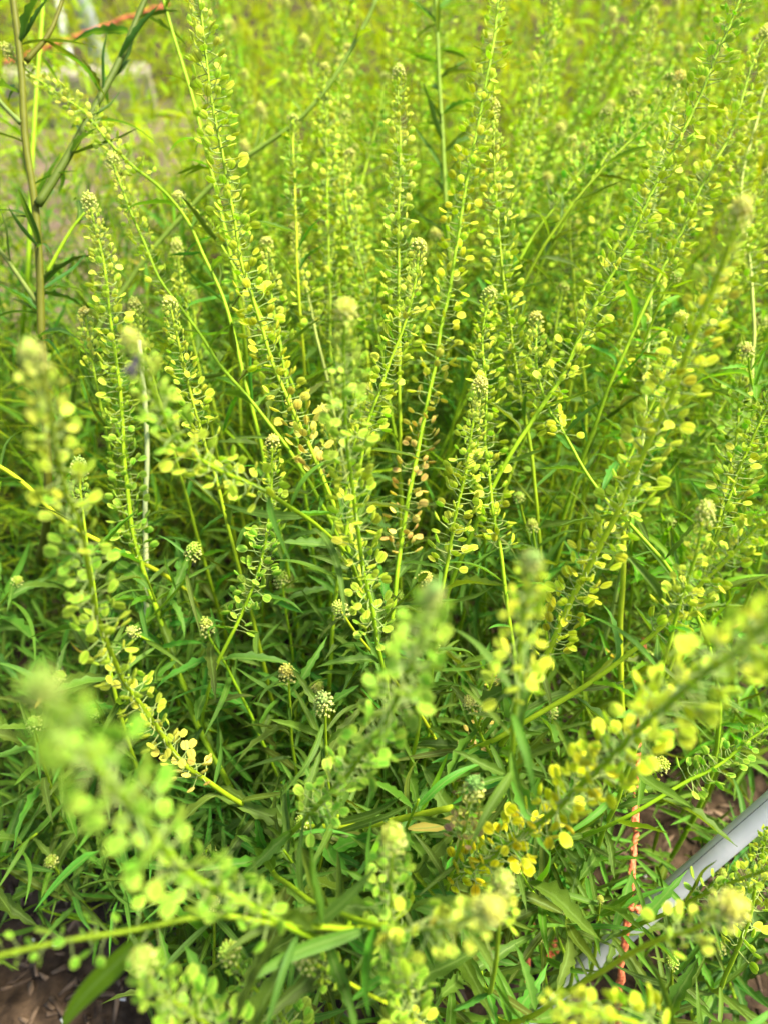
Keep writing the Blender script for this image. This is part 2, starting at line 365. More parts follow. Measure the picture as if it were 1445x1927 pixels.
def pod_template(seed, seg=14, ped=1.15, bend=0.5, tilt=0.6, rings=(0.0, 0.4, 0.72, 0.88, 1.0), pr=0.055, psides=4, pn=5):
    """a flat notched seed pod one unit long on a curved stalk; x away from the stem, z up along it"""
    r = np.random.default_rng(seed); V = []; F = []; mi = []; UV = []
    for side in (1, -1):
        base = len(V)
        for q in rings:
            for k in range(seg):
                a = 2 * math.pi * k / seg
                ca, sa = math.cos(a), math.sin(a)
                rx = 0.5 * (1 - 0.16 * math.exp(-(a if a < math.pi else a - 2 * math.pi) ** 2 / 0.05)); ry = 0.40
                x = rx * ca * q * (1.02 if ca > 0 else 0.98); y = ry * sa * q * (1 + 0.06 * ca)
                th = 0.100 * math.sqrt(max(0, 1 - (q * 1.0) ** 2)) * (0.75 if q > .8 else 1) + 0.012
                cup = 0.14 * (x * x + y * y) * 4 * .25
                z = side * th * (1.25 if side < 0 else 0.75) + cup
                if abs(y) < 0.02 and q < .8: z += side * -0.03          # the seam between the two valves
                V.append([x, y, z]); UV.append([q, abs(y)])
        for qi in range(len(rings) - 1):
            for k in range(seg):
                k2 = (k + 1) % seg
                f = [base + qi * seg + k, base + qi * seg + k2, base + (qi + 1) * seg + k2, base + (qi + 1) * seg + k]
                F.append(f[::-1] if side > 0 else f); mi.append(0)
    n1 = len(rings) * seg; last = (len(rings) - 1) * seg
    for k in range(seg):
        k2 = (k + 1) % seg
        F.append([last + k, last + k2, n1 + last + k2, n1 + last + k]); mi.append(0)
    V = np.array(V)
    # place the disc at the end of the stalk
    m = np.eye(4); el = tilt
    m = roty(-el) @ rotx(r.normal(0, 0.25))
    s = np.array([ped, 0, bend * 0.6])
    V = V @ m[:3, :3].T + s + m[:3, 0] * 0.48
    t = np.linspace(0, 1, pn)
    p = np.stack([s[0] * (1 - (1 - t) ** 1.5), 0.05 * np.sin(t * 3 + seed), s[2] * t ** 2.0 + 0.10 * np.sin(t * math.pi) * (1 if seed % 2 else -1)], 1)
    tv, tq, tt = tube(p, np.linspace(pr * 1.1, pr * .8, pn), psides, cap=False)
    F += (tq + len(V)).tolist(); mi += [1] * len(tq)
    V = np.vstack([V, tv]); UV += [[0.5, 0.3]] * len(tv)
    return V, np.array(F), np.array(mi), np.array(UV)
POD_T = [pod_template(i, bend=b, tilt=t, ped=p) for i, (b, t, p) in enumerate([(0.55, 0.95, 1.15), (0.4, 0.6, 1.3), (0.7, 1.25, 1.1), (0.25, 0.4, 1.25), (0.8, 0.8, 1.0), (0.15, 0.1, 1.2)])]
POD_ME = [mesh_np('seed_pod', v, f, uv, [M_POD, M_PED], mi) for v, f, mi, uv in POD_T]
POD_LO = [pod_template(30 + i, 8, p, b, t, (0.0, 0.75, 1.0), 0.06, 3, 3) for i, (b, t, p) in enumerate([(0.6, 1.0, 1.1), (0.4, 0.6, 1.25), (0.2, 0.2, 1.2)])]

ico_v = []; gphi = (1 + 5 ** .5) / 2
for a in (-1, 1):
    for b in (-gphi, gphi): ico_v += [[0, a, b], [a, b, 0], [b, 0, a]]
ico_v = np.array(ico_v, float); ico_v /= np.linalg.norm(ico_v[0])
def hull_ico():
    f = []
    for i in range(12):
        for j in range(i + 1, 12):
            for k in range(j + 1, 12):
                a, b, c = ico_v[i], ico_v[j], ico_v[k]
                if abs(np.linalg.norm(a - b) - 1.0515) < .02 and abs(np.linalg.norm(b - c) - 1.0515) < .02 and abs(np.linalg.norm(a - c) - 1.0515) < .02:
                    f.append([i, j, k] if np.dot(np.cross(b - a, c - a), a) > 0 else [i, k, j])
    return np.array(f)
ico_f = hull_ico()
petal_v = np.array([[0, 0, 0], [.6, .28, .12], [1.0, 0, .25], [.6, -.28, .12]]); petal_f = np.array([[0, 1, 2, 3]])
def head_template(seed, nb=46, nfl=18, tall=1.0):
    """flower cluster about one unit across, growing along z from the origin: a dome of buds, ringed by small open flowers"""
    r = np.random.default_rng(seed); V = []; T = []; Qd = []; nv = 0; mT = []; mQ = []
    def add(v, f, store, ms, mi):
        nonlocal nv
        V.append(v); store.append(f + nv); ms += [mi] * len(f); nv += len(v)
    v, f = tile(ico_v, ico_f, [scaled(frame(np.array([0, 0, .47 * tall]), np.array([1.0, 0, 0]), np.array([0, 0, 1.0])), .34, .34, .32 * tall)]); add(v, f, T, mT, 0)
    for i in range(nb):
        q = math.sqrt((i + .5) / nb); a = i * 2.39996
        el = q * 1.75; rad = 0.39 * r.uniform(.8, 1.2)
        c = np.array([rad * math.sin(el) * math.cos(a), rad * math.sin(el) * math.sin(a), (0.45 + rad * math.cos(el) * .85) * tall])
        s = 0.060 + 0.034 * q
        d = c - np.array([0, 0, .35 * tall]); d /= np.linalg.norm(d)
        m = scaled(frame(c, d, np.array([0.1, 0.2, 1.0])), s * 1.3, s, s)
        v, f = tile(ico_v, ico_f, [m]); add(v, f, T, mT, 0 if q < .75 or r.random() < .5 else 1)
        if i % 2 == 0:
            st = np.array([0, 0, c[2] * .55]); tv, tq, _ = tube(np.stack([st, (st + c) / 2 + [0, 0, -.02], c]), .014, 3, False); add(tv, tq, Qd, mQ, 2)
    for i in range(nfl):
        a = i * 2.39996 + 1; h = 0.42 * tall - 0.55 * tall * i / nfl; rr = 0.46 + 0.10 * i / nfl + r.normal() * .03
        c = np.array([rr * math.cos(a), rr * math.sin(a), h + .12])
        st = np.array([0, 0, h - .22]); tv, tq, _ = tube(np.stack([st, st * .5 + c * .5 + [0, 0, -.03], c]), .015, 3, False); add(tv, tq, Qd, mQ, 2)
        d = c - st; d /= np.linalg.norm(d); fr = frame(c, d, np.array([0, 0, 1.0]))
        v, f = tile(ico_v, ico_f, [scaled(fr, .085, .06, .06)]); add(v, f, T, mT, 1 if r.random() < .4 else 0)
        for k in range(4):
            pm = fr @ rotx(k * 1.57 + r.uniform(0, .6)) @ roty(-0.75 + r.normal() * .2)
            v, f = tile(petal_v, petal_f, [scaled(pm, .13)]); add(v, f, Qd, mQ, 1)
    T = np.concatenate(T); Qd = np.concatenate(Qd)
    return np.concatenate(V), T, Qd, mT + mQ
M_PETAL = plant_mat('petal', island=True, transl=0.3, trans_tint=(1, 1, .8), rough=0.6, spec=0.2, mottled=0, val=0.15)
def recolor(mat, col):      # a fixed tone instead of the object's tone
    nt = mat.node_tree
    for n in nt.nodes:
        if n.type == 'HUE_SAT':
            for l in list(n.inputs['Color'].links): nt.links.remove(l)
            n.inputs['Color'].default_value = (*col, 1)
recolor(M_PETAL, (0.70, 0.70, 0.22)); recolor(M_PED, (0.30, 0.40, 0.10))
HEAD_ME = []
for i, (nb, nf, tl) in enumerate([(46, 22, 1.2), (40, 28, 1.5), (50, 18, 1.1), (36, 30, 1.8)]):
    v, t_, q_, mi = head_template(50 + i, nb, nf, tl)
    HEAD_ME.append(mesh_np('flower_cluster', v, [t_, q_], None, [M_BUD, M_PETAL, M_PED], mi))

# tones of the pieces themselves
LIME = (0.56, 0.68, 0.045); YEL = (0.64, 0.70, 0.025); GRN = (0.30, 0.54, 0.045); GOLD = (0.76, 0.72, 0.010); TAN = (0.80, 0.60, 0.16); PALE = (0.66, 0.72, 0.12); ROSY = (0.60, 0.36, 0.22)
BUDG = (0.40, 0.52, 0.07); BUDC = (0.60, 0.64, 0.13); BUDB = (0.30, 0.45, 0.11)
LEAFB = (0.098, 0.205, 0.022); LEAFL = (0.14, 0.28, 0.012); LEAFD = (0.062, 0.155, 0.024)
STEMG = (0.24, 0.38, 0.010); STEML = (0.38, 0.49, 0.016); STEMP = (0.38, 0.48, 0.10); STEMR = (0.110, 0.115, 0.010)

def mixc(a, b, t): return tuple(x * (1 - t) + y * t for x, y in zip(a, b))
def ramp(cols, t):
    t = min(max(t, 0), 1) * (len(cols) - 1); i = min(int(t), len(cols) - 2)
    return mixc(cols[i], cols[i + 1], t - i)

def to_obj(o, m): o.matrix_local = Matrix(m.tolist())

def put_leaf(root, pt, d, up, length, r, color, width=1.0):
    o = link('leaf', LEAF_ME[int(r.integers(0, len(LEAF_ME)))], root, color)
    m = frame(pt, d, up) @ rotx(r.normal(0, 0.35))
    to_obj(o, scaled(m, length, length * width * .88, length))
    return o

def down_path(last, dirn, root):
    a = np.array(last); b = np.array(root); L = np.linalg.norm(b - a)
    c1 = a + dirn * L * 0.35; c2 = b + np.array([0, 0, 1.0]) * L * 0.30 + (a - b) * 0.05
    t = np.linspace(0, 1, 14)[1:, None]
    return (1 - t) ** 3 * a + 3 * (1 - t) ** 2 * t * c1 + 3 * (1 - t) * t * t * c2 + t ** 3 * b

seed_counter = [100]
def stalk(label, pts, z0, z1, name='pepperweed_stalk', cat='plant stalk', group='pepperweed stalks in the bed', root=None, raceme=(0.03, 0.97),
          spacing=0.0019, pod=0.0046, cols=(LIME, LIME, LIME), head=0.0095, headcol=BUDC, leaf_every=0.011, leaf_from=1.0, leaf_len=(0.022, 0.040),
          leafcol=LEAFB, stemcol=STEMG, r_tip=0.0006, r_base=0.0018, up_bias=0.35, leaf_to=0.85, max_leaves=22, plain=False):
    """one flowering stalk: stem from the ground through the given sight points, its flower cluster, seed pods and leaves"""
    seed_counter[0] += 1; r = np.random.default_rng(seed_counter[0])
    px = np.array(pts, float); seg = np.concatenate([[0], np.cumsum(np.linalg.norm(np.diff(px, axis=0), axis=1))]); f = seg / seg[-1]
    wpts = [np.array(P(x, y, z0 + (z1 - z0) * t)) for (x, y), t in zip(pts, f)]
    vis = catmull(wpts, 9)
    d = vis[-1] - vis[-3]; d /= np.linalg.norm(d)
    last = vis[-1]
    if root is None:
        h = max(last[2], 0.02); out = d[:2] * min(0.12, h * 0.45)
        g = np.array([last[0] + out[0], last[1] + out[1], 0.0])
        g[1] = max(g[1], 0.12)
    else: g = np.array([*ground_at(*root)[:2], 0.0]) if len(root) == 2 else np.array(root, float)
    full = np.vstack([vis, down_path(last, d, g)])
    base = empty(name, tuple(g))
    tag(base, label, cat, group)
    full = full - g; path = Path(full); Lv = Path(vis).L; Lt = path.L
    # stem
    n = max(24, int(Lt / 0.006)); ss = np.linspace(0, Lt, n); pp = np.array([path.at(s) for s in ss])
    jit = 0.0004 * np.stack([np.interp(ss, np.linspace(0, Lt, max(4, int(Lt / .02))), r.normal(size=max(4, int(Lt / .02)))) for _ in range(3)], 1); pp = pp + jit
    rad = r_tip + (r_base - r_tip) * (ss / Lt) ** 0.75
    v, q, t3 = tube(pp, rad, 7)
    link('stem', mesh_np('stem', v, [q, t3], None, [M_STEM]), base, stemcol)
    def place(s):
        return path.at(s), -path.tan(s), r_tip + (r_base - r_tip) * (s / Lt) ** 0.75
    if head:
        p0, T, _ = place(0.0)
        o = link('flower_cluster', HEAD_ME[int(r.integers(0, 4))], base, tuple(c * r.uniform(.9, 1.1) for c in headcol)); o['kind'] = 'stuff'
        zax = T + np.array([0, 0, .15]); m = frame(p0 - T * head * .35, np.array([1.0, .2, .1]) - zax * np.dot(zax, [1.0, .2, .1]) / np.dot(zax, zax), zax) @ rotz(r.uniform(0, 6.28))
        hs = head * (0.60 + 0.24 * min(1, max(0, (z0 - .1) / .25))); to_obj(o, scaled(m, hs))
    # seed pods in a spiral
    if not plain:
        s = Lv * raceme[0] * .5 + (head * .2 if head else 0); a = r.uniform(0, 6.28); send = Lv * raceme[1]; k = 0
        spc = max(spacing, (send - s + .035) / (285 * .52))
        while s < send and k < 299:
            t = (s - Lv * raceme[0]) / max(send - Lv * raceme[0], 1e-6); tt = s / 0.055
            p0, T, rr = place(s); a += 2.39996 + r.normal(0, .25); k += 1
            ax = T + np.array([0, 0, up_bias]); ax /= np.linalg.norm(ax)
            ref = np.array([math.cos(a), math.sin(a), 0.0]); 
            O = ref - ax * np.dot(ref, ax); O /= np.linalg.norm(O)
            grow = min(1, 0.34 + 0.66 * min(tt, 1.0)); size = 1.22 * pod * grow * r.uniform(.82, 1.15)
            m = frame(p0 + O * rr * .7, O, ax) @ roty(-0.5 * (1 - min(tt, 1)) + r.normal(0, .22)) @ rotz(r.normal(0, .25)) @ rotx(r.normal(0, .6))
            if r.random() > 0.05:
                c = ramp(cols, t); c = tuple(x * r.uniform(.9, 1.1) for x in c)
                o = link('seed_pod', POD_ME[int(r.integers(0, 6))], base, c)
                to_obj(o, scaled(m, size))
            s += 0.52 * spc * (0.30 + 0.70 * min(tt, 1)) * r.uniform(.75, 1.3)
    # leaves below the pods
    s = (Lv * leaf_from if not plain else max(head * .7, 0.006)); a = r.uniform(0, 6.28); k = 0
    while s < Lt * leaf_to + Lv * 0 and k < max_leaves:
        p0, T, rr = place(s); a += 2.39996 + r.normal(0, .3); k += 1
        ref = np.array([math.cos(a), math.sin(a), 0.0]); O = ref - T * np.dot(ref, T); O /= max(np.linalg.norm(O), 1e-6)
        el = r.uniform(0.15, 0.95); dd = O * math.cos(el) + T * math.sin(el)
        if plain: ll = r.uniform(*leaf_len) * min(1, .55 + s / 0.04)
        else: ll = r.uniform(*leaf_len)
        put_leaf(base, p0 + O * rr * .6, dd, T + np.array([0, 0, .6]), ll, r, tuple(x * r.uniform(.8, 1.25) for x in leafcol), r.uniform(.8, 1.25))
        s += leaf_every * r.uniform(.6, 1.5)
    return base

# ------------------------------------------------------------------ things of the garden around the bed
def strip_mesh(name, V, Q, T, mat): return mesh_np(name, V, [Q, T], None, [mat])

# path of bare dirt behind the bed
pv = []; pq = []
pxs = np.linspace(-1.35, -0.36, 24); pys = np.linspace(0.95, 2.25, 30); 
for i, x in enumerate(pxs):
    for j, y in enumerate(pys):
        pv.append([x + 0.03 * math.sin(y * 9), y + 0.04 * math.sin(x * 11), 0.010 + 0.008 * float(vnoise(np.array(x), np.array(y), 20, 8))])
for i in range(23):
    for j in range(29):
        a = i * 30 + j; pq.append([a, a + 30, a + 31, a + 1])
M_PATH = simple('path_dirt', (0.10, 0.072, 0.052), 0.95, 0.15, noise=16, col2=(0.20, 0.15, 0.11), bump=0.6, bscale=90)
tag(link('path', mesh_np('path', pv, np.array(pq), mats=[M_PATH])), 'bare brown dirt path behind the bed', kind='structure')

# weathered edging plank with end grain, at the far side of the path
def box_mesh(name, sx, sy, sz, mat, bev=0.006):
    import bmesh
    bm = bmesh.new(); bmesh.ops.create_cube(bm, size=1)
    for v in bm.verts: v.co = Vector((v.co.x * sx, v.co.y * sy, v.co.z * sz))
    bmesh.ops.bevel(bm, geom=bm.edges[:], offset=bev, segments=2, affect='EDGES')
    me = bpy.data.meshes.new(name); bm.to_mesh(me); bm.free(); me.materials.append(mat)
    return me
def block(label, px, py, size, rz, name='edging_plank', cat='plank', mat=M_WOOD):
    g = ground_at(px, py); o = link(name, box_mesh(name, *size, mat)); o.location = (g.x, g.y, size[2] / 2 - 0.004); o.rotation_euler = (0, 0, rz)
    return tag(o, label, cat)
block('short weathered grey timber edging the dirt path at upper left', 205, 235, (0.26, 0.10, 0.13), R(12))
block('low grey timber lying farther back along the path', 30, 205, (0.34, 0.10, 0.10), R(-14))
def rod(name, label, a, b, rad, mat, cat, sides=12):
    a = np.array(a, float); b = np.array(b, float)
    t = np.linspace(0, 1, 12)[:, None]; v, q, t3 = tube((b - a) * t, rad, sides)
    o = link(name, strip_mesh(name, v, q, t3, mat)); o.location = tuple(a)
    return tag(o, label, cat)
g1 = ground_at(152, 205)
rod('garden_stake', 'thin white stake leaning in front of the weathered timber', g1, P(98, -60, g1.y * .98 + .02), 0.0095, M_WHITE, 'stake')
g2 = ground_at(212, 190)
rod('garden_post', 'thicker grey post standing behind the thin white stake', g2, (g2.x - .07, g2.y + .05, 0.75), 0.022, M_GREY, 'post')
def twine(name, label, pts, rad, seed, loc=True):
    r = np.random.default_rng(seed); p = catmull(pts, 14); p = p + r.normal(0, rad * .25, p.shape)
    pa = Path(p); ss = np.linspace(0, pa.L, max(30, int(pa.L / (rad * 1.6))))
    c = np.array([pa.at(s) for s in ss]); o0 = c[0].copy(); c = c - o0
    T = np.gradient(c, axis=0); T /= np.linalg.norm(T, axis=1)[:, None]
    A = np.cross(T, [0.3, 0.8, .52]); A /= np.linalg.norm(A, axis=1)[:, None]; B = np.cross(T, A)
    Vs = []; Qs = []; nv = 0
    root = empty(name, tuple(o0))
    for k in range(2):                                    # two strands laid round each other
        ph = ss / (rad * 7) * 2 * math.pi / 2 + k * math.pi
        q3 = c + rad * .42 * (np.cos(ph)[:, None] * A + np.sin(ph)[:, None] * B)
        v, q, t3 = tube(q3, rad * .74, 6); link('strand', mesh_np('strand', v, [q, t3], None, [M_TWINE]), root)
    return tag(root, label, 'twine', 'orange twine strung in the bed')
twine('garden_twine', 'orange twine stretched past the stakes at upper left', [P(-60, 140, 1.25), P(60, 100, 1.25), P(180, 55, 1.22), P(320, 5, 1.2)], 0.0032, 1)

# ------------------------------------------------------------------ pipe and twine, lower right
pa, pb = np.array(P(1600, 1387, 0.40)), np.array(P(1000, 1905, 0.52))
pdir = (pb - pa) / np.linalg.norm(pb - pa)
pipe_root = empty('plastic_pipe', tuple(pb)); tag(pipe_root, 'grey white plastic pipe slanting up out of the soil at lower right', 'pipe')
ext = pb + pdir * 0.02
tt = np.linspace(0, 1, 30)[:, None]; v, q, t3 = tube((pa - pb) + (ext - pa) * tt, 0.0070, 28)
pipe = link('pipe_wall', strip_mesh('pipe_wall', v, q, t3, M_PVC), pipe_root)
# raised mould line along its upper side
side = np.cross(pdir, np.array(CF)); side /= np.linalg.norm(side)
if side[2] < 0: side = -side
off = side * 0.0063 + np.array(-CF) * 0.0030
v, q, t3 = tube((pa - pb) + off + (ext - pa) * tt, 0.0003, 5); link('mould_line', strip_mesh('mould_line', v, q, t3, M_SEAM), pipe_root)
twine('garden_twine', 'orange twine hanging down and crossing in front of the plastic pipe', [P(1212, 1200, .60), P(1206, 1300, .54), P(1198, 1480, .455), P(1188, 1640, .43), P(1180, 1722, .43), P(1170, 1800, .435), P(1163, 1890, .44), P(1158, 1960, .46)], 0.0021, 2)
twine('garden_twine', 'short orange twine end sticking out of the knot on the pipe', [P(1172, 1722, .425), P(1188, 1706, .42), P(1202, 1712, .422), P(1226, 1720, .43)], 0.0021, 3)
twine('garden_twine', 'faded orange twine hanging behind leaves beside the lower pipe end', [P(1010, 1690, .50), P(1004, 1740, .50), P(994, 1800, .51), P(984, 1850, .52)], 0.0019, 4)
twine('garden_twine', 'frayed tangle of orange twine lying behind the pipe', [P(1020, 1800, .52), P(1045, 1775, .52), P(1030, 1790, .525), P(1050, 1790, .52), P(1028, 1806, .52), P(1040, 1782, .525)], 0.0022, 5)

# ------------------------------------------------------------------ the flowering stalks one can pick out
S = stalk
S('sharp upright spike in the upper middle with a single pale cluster at its top', [(750, 140), (752, 300), (748, 480), (750, 620)], .46, .44, cols=(LIME, PALE, LIME))
S('very long green spike left of the middle, reaching past the top edge, lowest pods tan', [(362, -70), (385, 80), (405, 220), (428, 340), (458, 500), (502, 650), (548, 760), (592, 860), (618, 925)], .40, .41, cols=(PALE, LIME, LIME, YEL, TAN), spacing=.0021, pod=.0050)
S('straight slim spike left of the sharp upright one, faintly blurred', [(612, 130), (616, 300), (619, 450), (624, 660)], .56, .52)
S('spike with pale cluster right of the sharp upright one, long and gently bent', [(926, 205), (930, 330), (945, 520), (965, 660), (988, 790)], .45, .45, cols=(PALE, LIME, LIME))
S('long leaning spike crossing the middle down to loose peach coloured pods', [(940, -60), (925, 90), (905, 200), (870, 380), (842, 560), (815, 700), (790, 830), (765, 960), (748, 1090)], .45, .43, cols=(LIME, LIME, YEL, YEL, TAN, TAN), spacing=.0021)
S('short leaning spike with cream cluster in front of the sharp upright one', [(788, 462), (778, 545), (756, 625), (730, 690), (700, 775), (682, 850)], .40, .40, cols=(PALE, LIME, LIME))
S('spike topped by a small cream cluster standing behind the paired middle spike', [(920, 552), (908, 640), (912, 730), (914, 834), (926, 951), (942, 1050)], .42, .41, cols=(LIME, LIME, LIME, YEL))
S('sharp spike in the centre with dense cream cluster leaning to the right', [(902, 728), (885, 820), (868, 915), (852, 1000), (836, 1080)], .36, .37, cols=(PALE, LIME, LIME), head=.0088)
S('arching spike right of the centre bending toward a leafy junction', [(1007, 600), (1008, 690), (1030, 765), (1052, 800), (1095, 880), (1140, 940), (1185, 985)], .43, .40, raceme=(.03, .55), leaf_from=.55, cols=(PALE, LIME, YEL))
S('tall slightly blurred spike with its tip just below the top edge', [(1228, 22), (1210, 120), (1180, 240), (1155, 330), (1130, 440), (1105, 560), (1090, 640)], .62, .58, cols=(PALE, LIME, LIME))
S('blurred spike cut by the top edge between the two tall middle-right ones', [(1048, -10), (1022, 120), (1000, 220), (975, 330), (955, 430)], .60, .58)
S('spike with round cream tip standing alone in the dark green gap', [(1076, 265), (1070, 350), (1072, 450), (1080, 560), (1092, 660)], .56, .54, cols=(PALE, LIME, LIME), stemcol=STEML)
S('thick leaning spike running from the top right corner down to the centre', [(1410, -70), (1385, 10), (1330, 150), (1270, 270), (1230, 350), (1190, 440), (1140, 540), (1095, 620), (1060, 700), (1018, 765)], .42, .41, cols=(GRN, LIME, LIME, LIME), spacing=.0022, pod=.0048)
S('pale stemmed spike whose cream tip stands before the thick leaning one', [(1277, 150), (1258, 240), (1232, 360), (1226, 500), (1222, 610), (1214, 745)], .50, .47, cols=(PALE, LIME, PALE), stemcol=STEMP)
S('spike near the right edge with greenish cluster and wide spread pods', [(1436, 70), (1410, 140), (1375, 250), (1330, 330), (1280, 440), (1238, 525)], .47, .45, cols=(LIME, LIME, LIME))
S('spike half cut off by the right edge, pale stem with few pods', [(1470, 60), (1425, 220), (1395, 340), (1408, 480), (1415, 560)], .55, .50, stemcol=STEMP, cols=(PALE, LIME))
S('big bright yellow green spike leaning right, blurred tip and sharp lower pods', [(1390, 405), (1342, 540), (1302, 640), (1262, 740), (1222, 830), (1172, 940), (1130, 1020), (1086, 1110), (1042, 1200), (1015, 1262)], .235, .345, cols=(PALE, YEL, LIME, LIME, YEL, YEL), root=(900, 1420), spacing=.0018, pod=.0047, r_tip=.0011, stemcol=STEML)
S('dense spike at the right edge with long drooping lower pods', [(1480, 690), (1442, 765), (1400, 860), (1372, 940), (1348, 1010)], .38, .39, cols=(GRN, LIME, LIME))
S('small cream tipped spike in front of the right hand branch', [(1325, 968), (1310, 1030), (1292, 1090), (1272, 1160)], .29, .31, cols=(PALE, LIME, LIME), pod=.0042, head=.0085)
S('long slanting branch with bright stem from the right edge toward the middle', [(1500, 900), (1445, 965), (1380, 1040), (1320, 1100), (1250, 1170), (1195, 1222), (1100, 1290), (1000, 1352)], .29, .36, raceme=(.02, .55), leaf_from=.62, cols=(YEL, LIME, YEL), stemcol=STEML, r_base=.0022, root=(860, 1420))
S('large blurred spike low on the right ending in crowded golden pods', [(1500, 1120), (1425, 1195), (1330, 1262), (1260, 1320), (1190, 1382), (1105, 1468), (1020, 1540), (930, 1608), (838, 1662)], .15, .335, cols=(LIME, LIME, YEL, GOLD, GOLD), root=(720, 1560), pod=.0046, spacing=.0014, head=.009, r_tip=.0009)
S('blurred pale cluster on a short spike right of the centre', [(1000, 1052), (992, 1130), (978, 1205), (970, 1310)], .19, .24, cols=(LIME, LIME, LIME), headcol=BUDB, pod=.0040, root=(930, 1450), head=.0075)
S('strongly blurred green spike leaning over the lower centre, bluish tip', [(815, 1115), (792, 1200), (750, 1300), (702, 1392), (640, 1470), (572, 1545)], .16, .315, cols=(GRN, GRN, GRN), headcol=BUDB, root=(600, 1620), pod=.0042, spacing=.0023, head=.0065)
S('blurred upright spike in the middle whose lower half turns sharp', [(650, 580), (648, 700), (655, 820), (668, 960), (686, 1080), (702, 1160), (712, 1215)], .245, .35, cols=(PALE, GRN, LIME, LIME, GRN), root=(760, 1480), spacing=.0019, pod=.0044)
S('slim spike with cream tip just right of the very long one', [(502, 457), (513, 560), (530, 655)], .48, .47, cols=(PALE, LIME))
S('small spike on a whitish stem beside the slim cream tipped one', [(555, 430), (570, 520), (595, 620), (618, 725)], .52, .49, stemcol=STEMP, cols=(PALE, LIME), raceme=(.03, .65))
S('tall sharp spike at left with cream tip and a long leafy stem below', [(170, 382), (194, 480), (208, 590), (218, 657), (235, 847), (249, 986), (266, 1062), (297, 1152), (322, 1235), (346, 1290), (374, 1366), (415, 1446)], .42, .46, raceme=(.02, .60), leaf_from=.60, leaf_every=.012, cols=(PALE, LIME, GRN, GRN), r_base=.0024, max_leaves=26, leaf_len=(.03, .05))
S('short spike with cream tip to the left of the tall sharp one', [(160, 590), (172, 660), (182, 720)], .44, .44, cols=(PALE, LIME))
S('tiny cream spike between the two left spikes', [(255, 578), (268, 640), (285, 700)], .46, .46, cols=(PALE, LIME))
S('neat spike with cream tip left of the very long green one', [(320, 570), (335, 640), (350, 700), (368, 770), (388, 840)], .41, .41, cols=(PALE, LIME, LIME))
S('blurred spike by the left edge curving down to freckled tan pods', [(62, 668), (88, 760), (121, 917), (145, 986), (166, 1072), (187, 1170), (221, 1256), (240, 1290), (294, 1366), (346, 1435), (405, 1480)], .175, .36, cols=(PALE, LIME, GRN, LIME, LIME, TAN), root=(480, 1560), pod=.0041, spacing=.0024, head=.008)
S('blurred spike carrying a dark fly near its tip', [(248, 640), (290, 740), (340, 830), (392, 872), (450, 900), (510, 932)], .205, .30, cols=(PALE, GRN, LIME, LIME), root=(620, 1380), pod=.0041, head=.007, spacing=.0023)
S('very near, very blurred spike leaning in from the lower left', [(75, 1285), (150, 1400), (230, 1490), (302, 1590), (372, 1655), (450, 1690), (525, 1735)], .105, .235, cols=(GRN, GRN, GRN, GRN), headcol=(.26, .40, .07), root=(600, 1600), pod=.0042, spacing=.0027, head=.007, r_tip=.0006)
LOW_BRANCH = S('low blurred branch running out of the left edge with a few hanging pods', [(-40, 1800), (100, 1775), (250, 1752), (400, 1722), (520, 1735)], .20, .24, head=0, cols=(GRN, GRN), spacing=.006, raceme=(.05, .6), root=(610, 1610), up_bias=-1.2, stemcol=STEMG, leaf_from=.75)
S('blurred cluster on a stout stem in the bottom centre', [(738, 1575), (735, 1650), (736, 1745), (748, 1830)], .235, .30, cols=(GRN, GRN), headcol=BUDG, root=(720, 1660), head=.0105, spacing=.0035)
BENT_BRANCH = S('blurred branch bending right with two merged pale clusters', [(925, 1712), (860, 1740), (780, 1748), (700, 1742), (600, 1700)], .185, .28, raceme=(.02, .5), cols=(PALE, LIME), headcol=BUDC, root=(600, 1620), head=.0095, spacing=.003)
S('upright pale cluster standing behind the blurred bent branch', [(945, 1660), (940, 1730), (930, 1830)], .24, .29, raceme=(.02, .4), headcol=BUDC, head=.009, root=(860, 1700), cols=(PALE, LIME))
S('round fuzzy blurred cluster on a pale stem crossing the pipe', [(1370, 1712), (1310, 1745), (1235, 1770), (1120, 1835), (1010, 1905)], .21, .31, raceme=(.02, .3), headcol=BUDC, head=.0125, root=(900, 1800), cols=(PALE, LIME), stemcol=STEML, spacing=.004, max_leaves=8)
S('cluster with fading rosy pods standing below the tan seed spray', [(892, 1480), (878, 1545), (858, 1620)], .29, .32, cols=(LIME, ROSY), headcol=BUDB, root=(800, 1600), head=.0095, raceme=(.02, .7))
S('blurred cluster on a slanting bright stem at the bottom', [(572, 1800), (625, 1832), (735, 1892), (800, 1930)], .27, .31, raceme=(.02, .3), headcol=BUDG, head=.0105, cols=(GRN, LIME), root=(820, 1880), stemcol=STEML)
S('crowded green pods hanging along a spike at the bottom edge', [(735, 1745), (752, 1810), (770, 1880), (780, 1960)], .235, .27, head=0, cols=(GRN, GRN, LIME), spacing=.0016, pod=.0048, root=(760, 1760), raceme=(0.1, 1))
S('soft blurred spike in the bottom left corner over the soil', [(268, 1800), (300, 1860), (380, 1920), (440, 1960)], .20, .25, headcol=BUDG, cols=(GRN, GRN), head=.009, root=(520, 1800))
S('green spike at the bottom, pods in loose rows left of the middle', [(430, 1790), (470, 1850), (520, 1900), (560, 1960)], .28, .30, headcol=BUDG, cols=(GRN, GRN), root=(600, 1800), spacing=.0015)
S('drooping side spike hung with green pods left of the centre', [(514, 830), (510, 950), (490, 1060), (462, 1140), (436, 1195)], .39, .40, cols=(LIME, GRN, GRN), head=.008, root=(480, 1420))
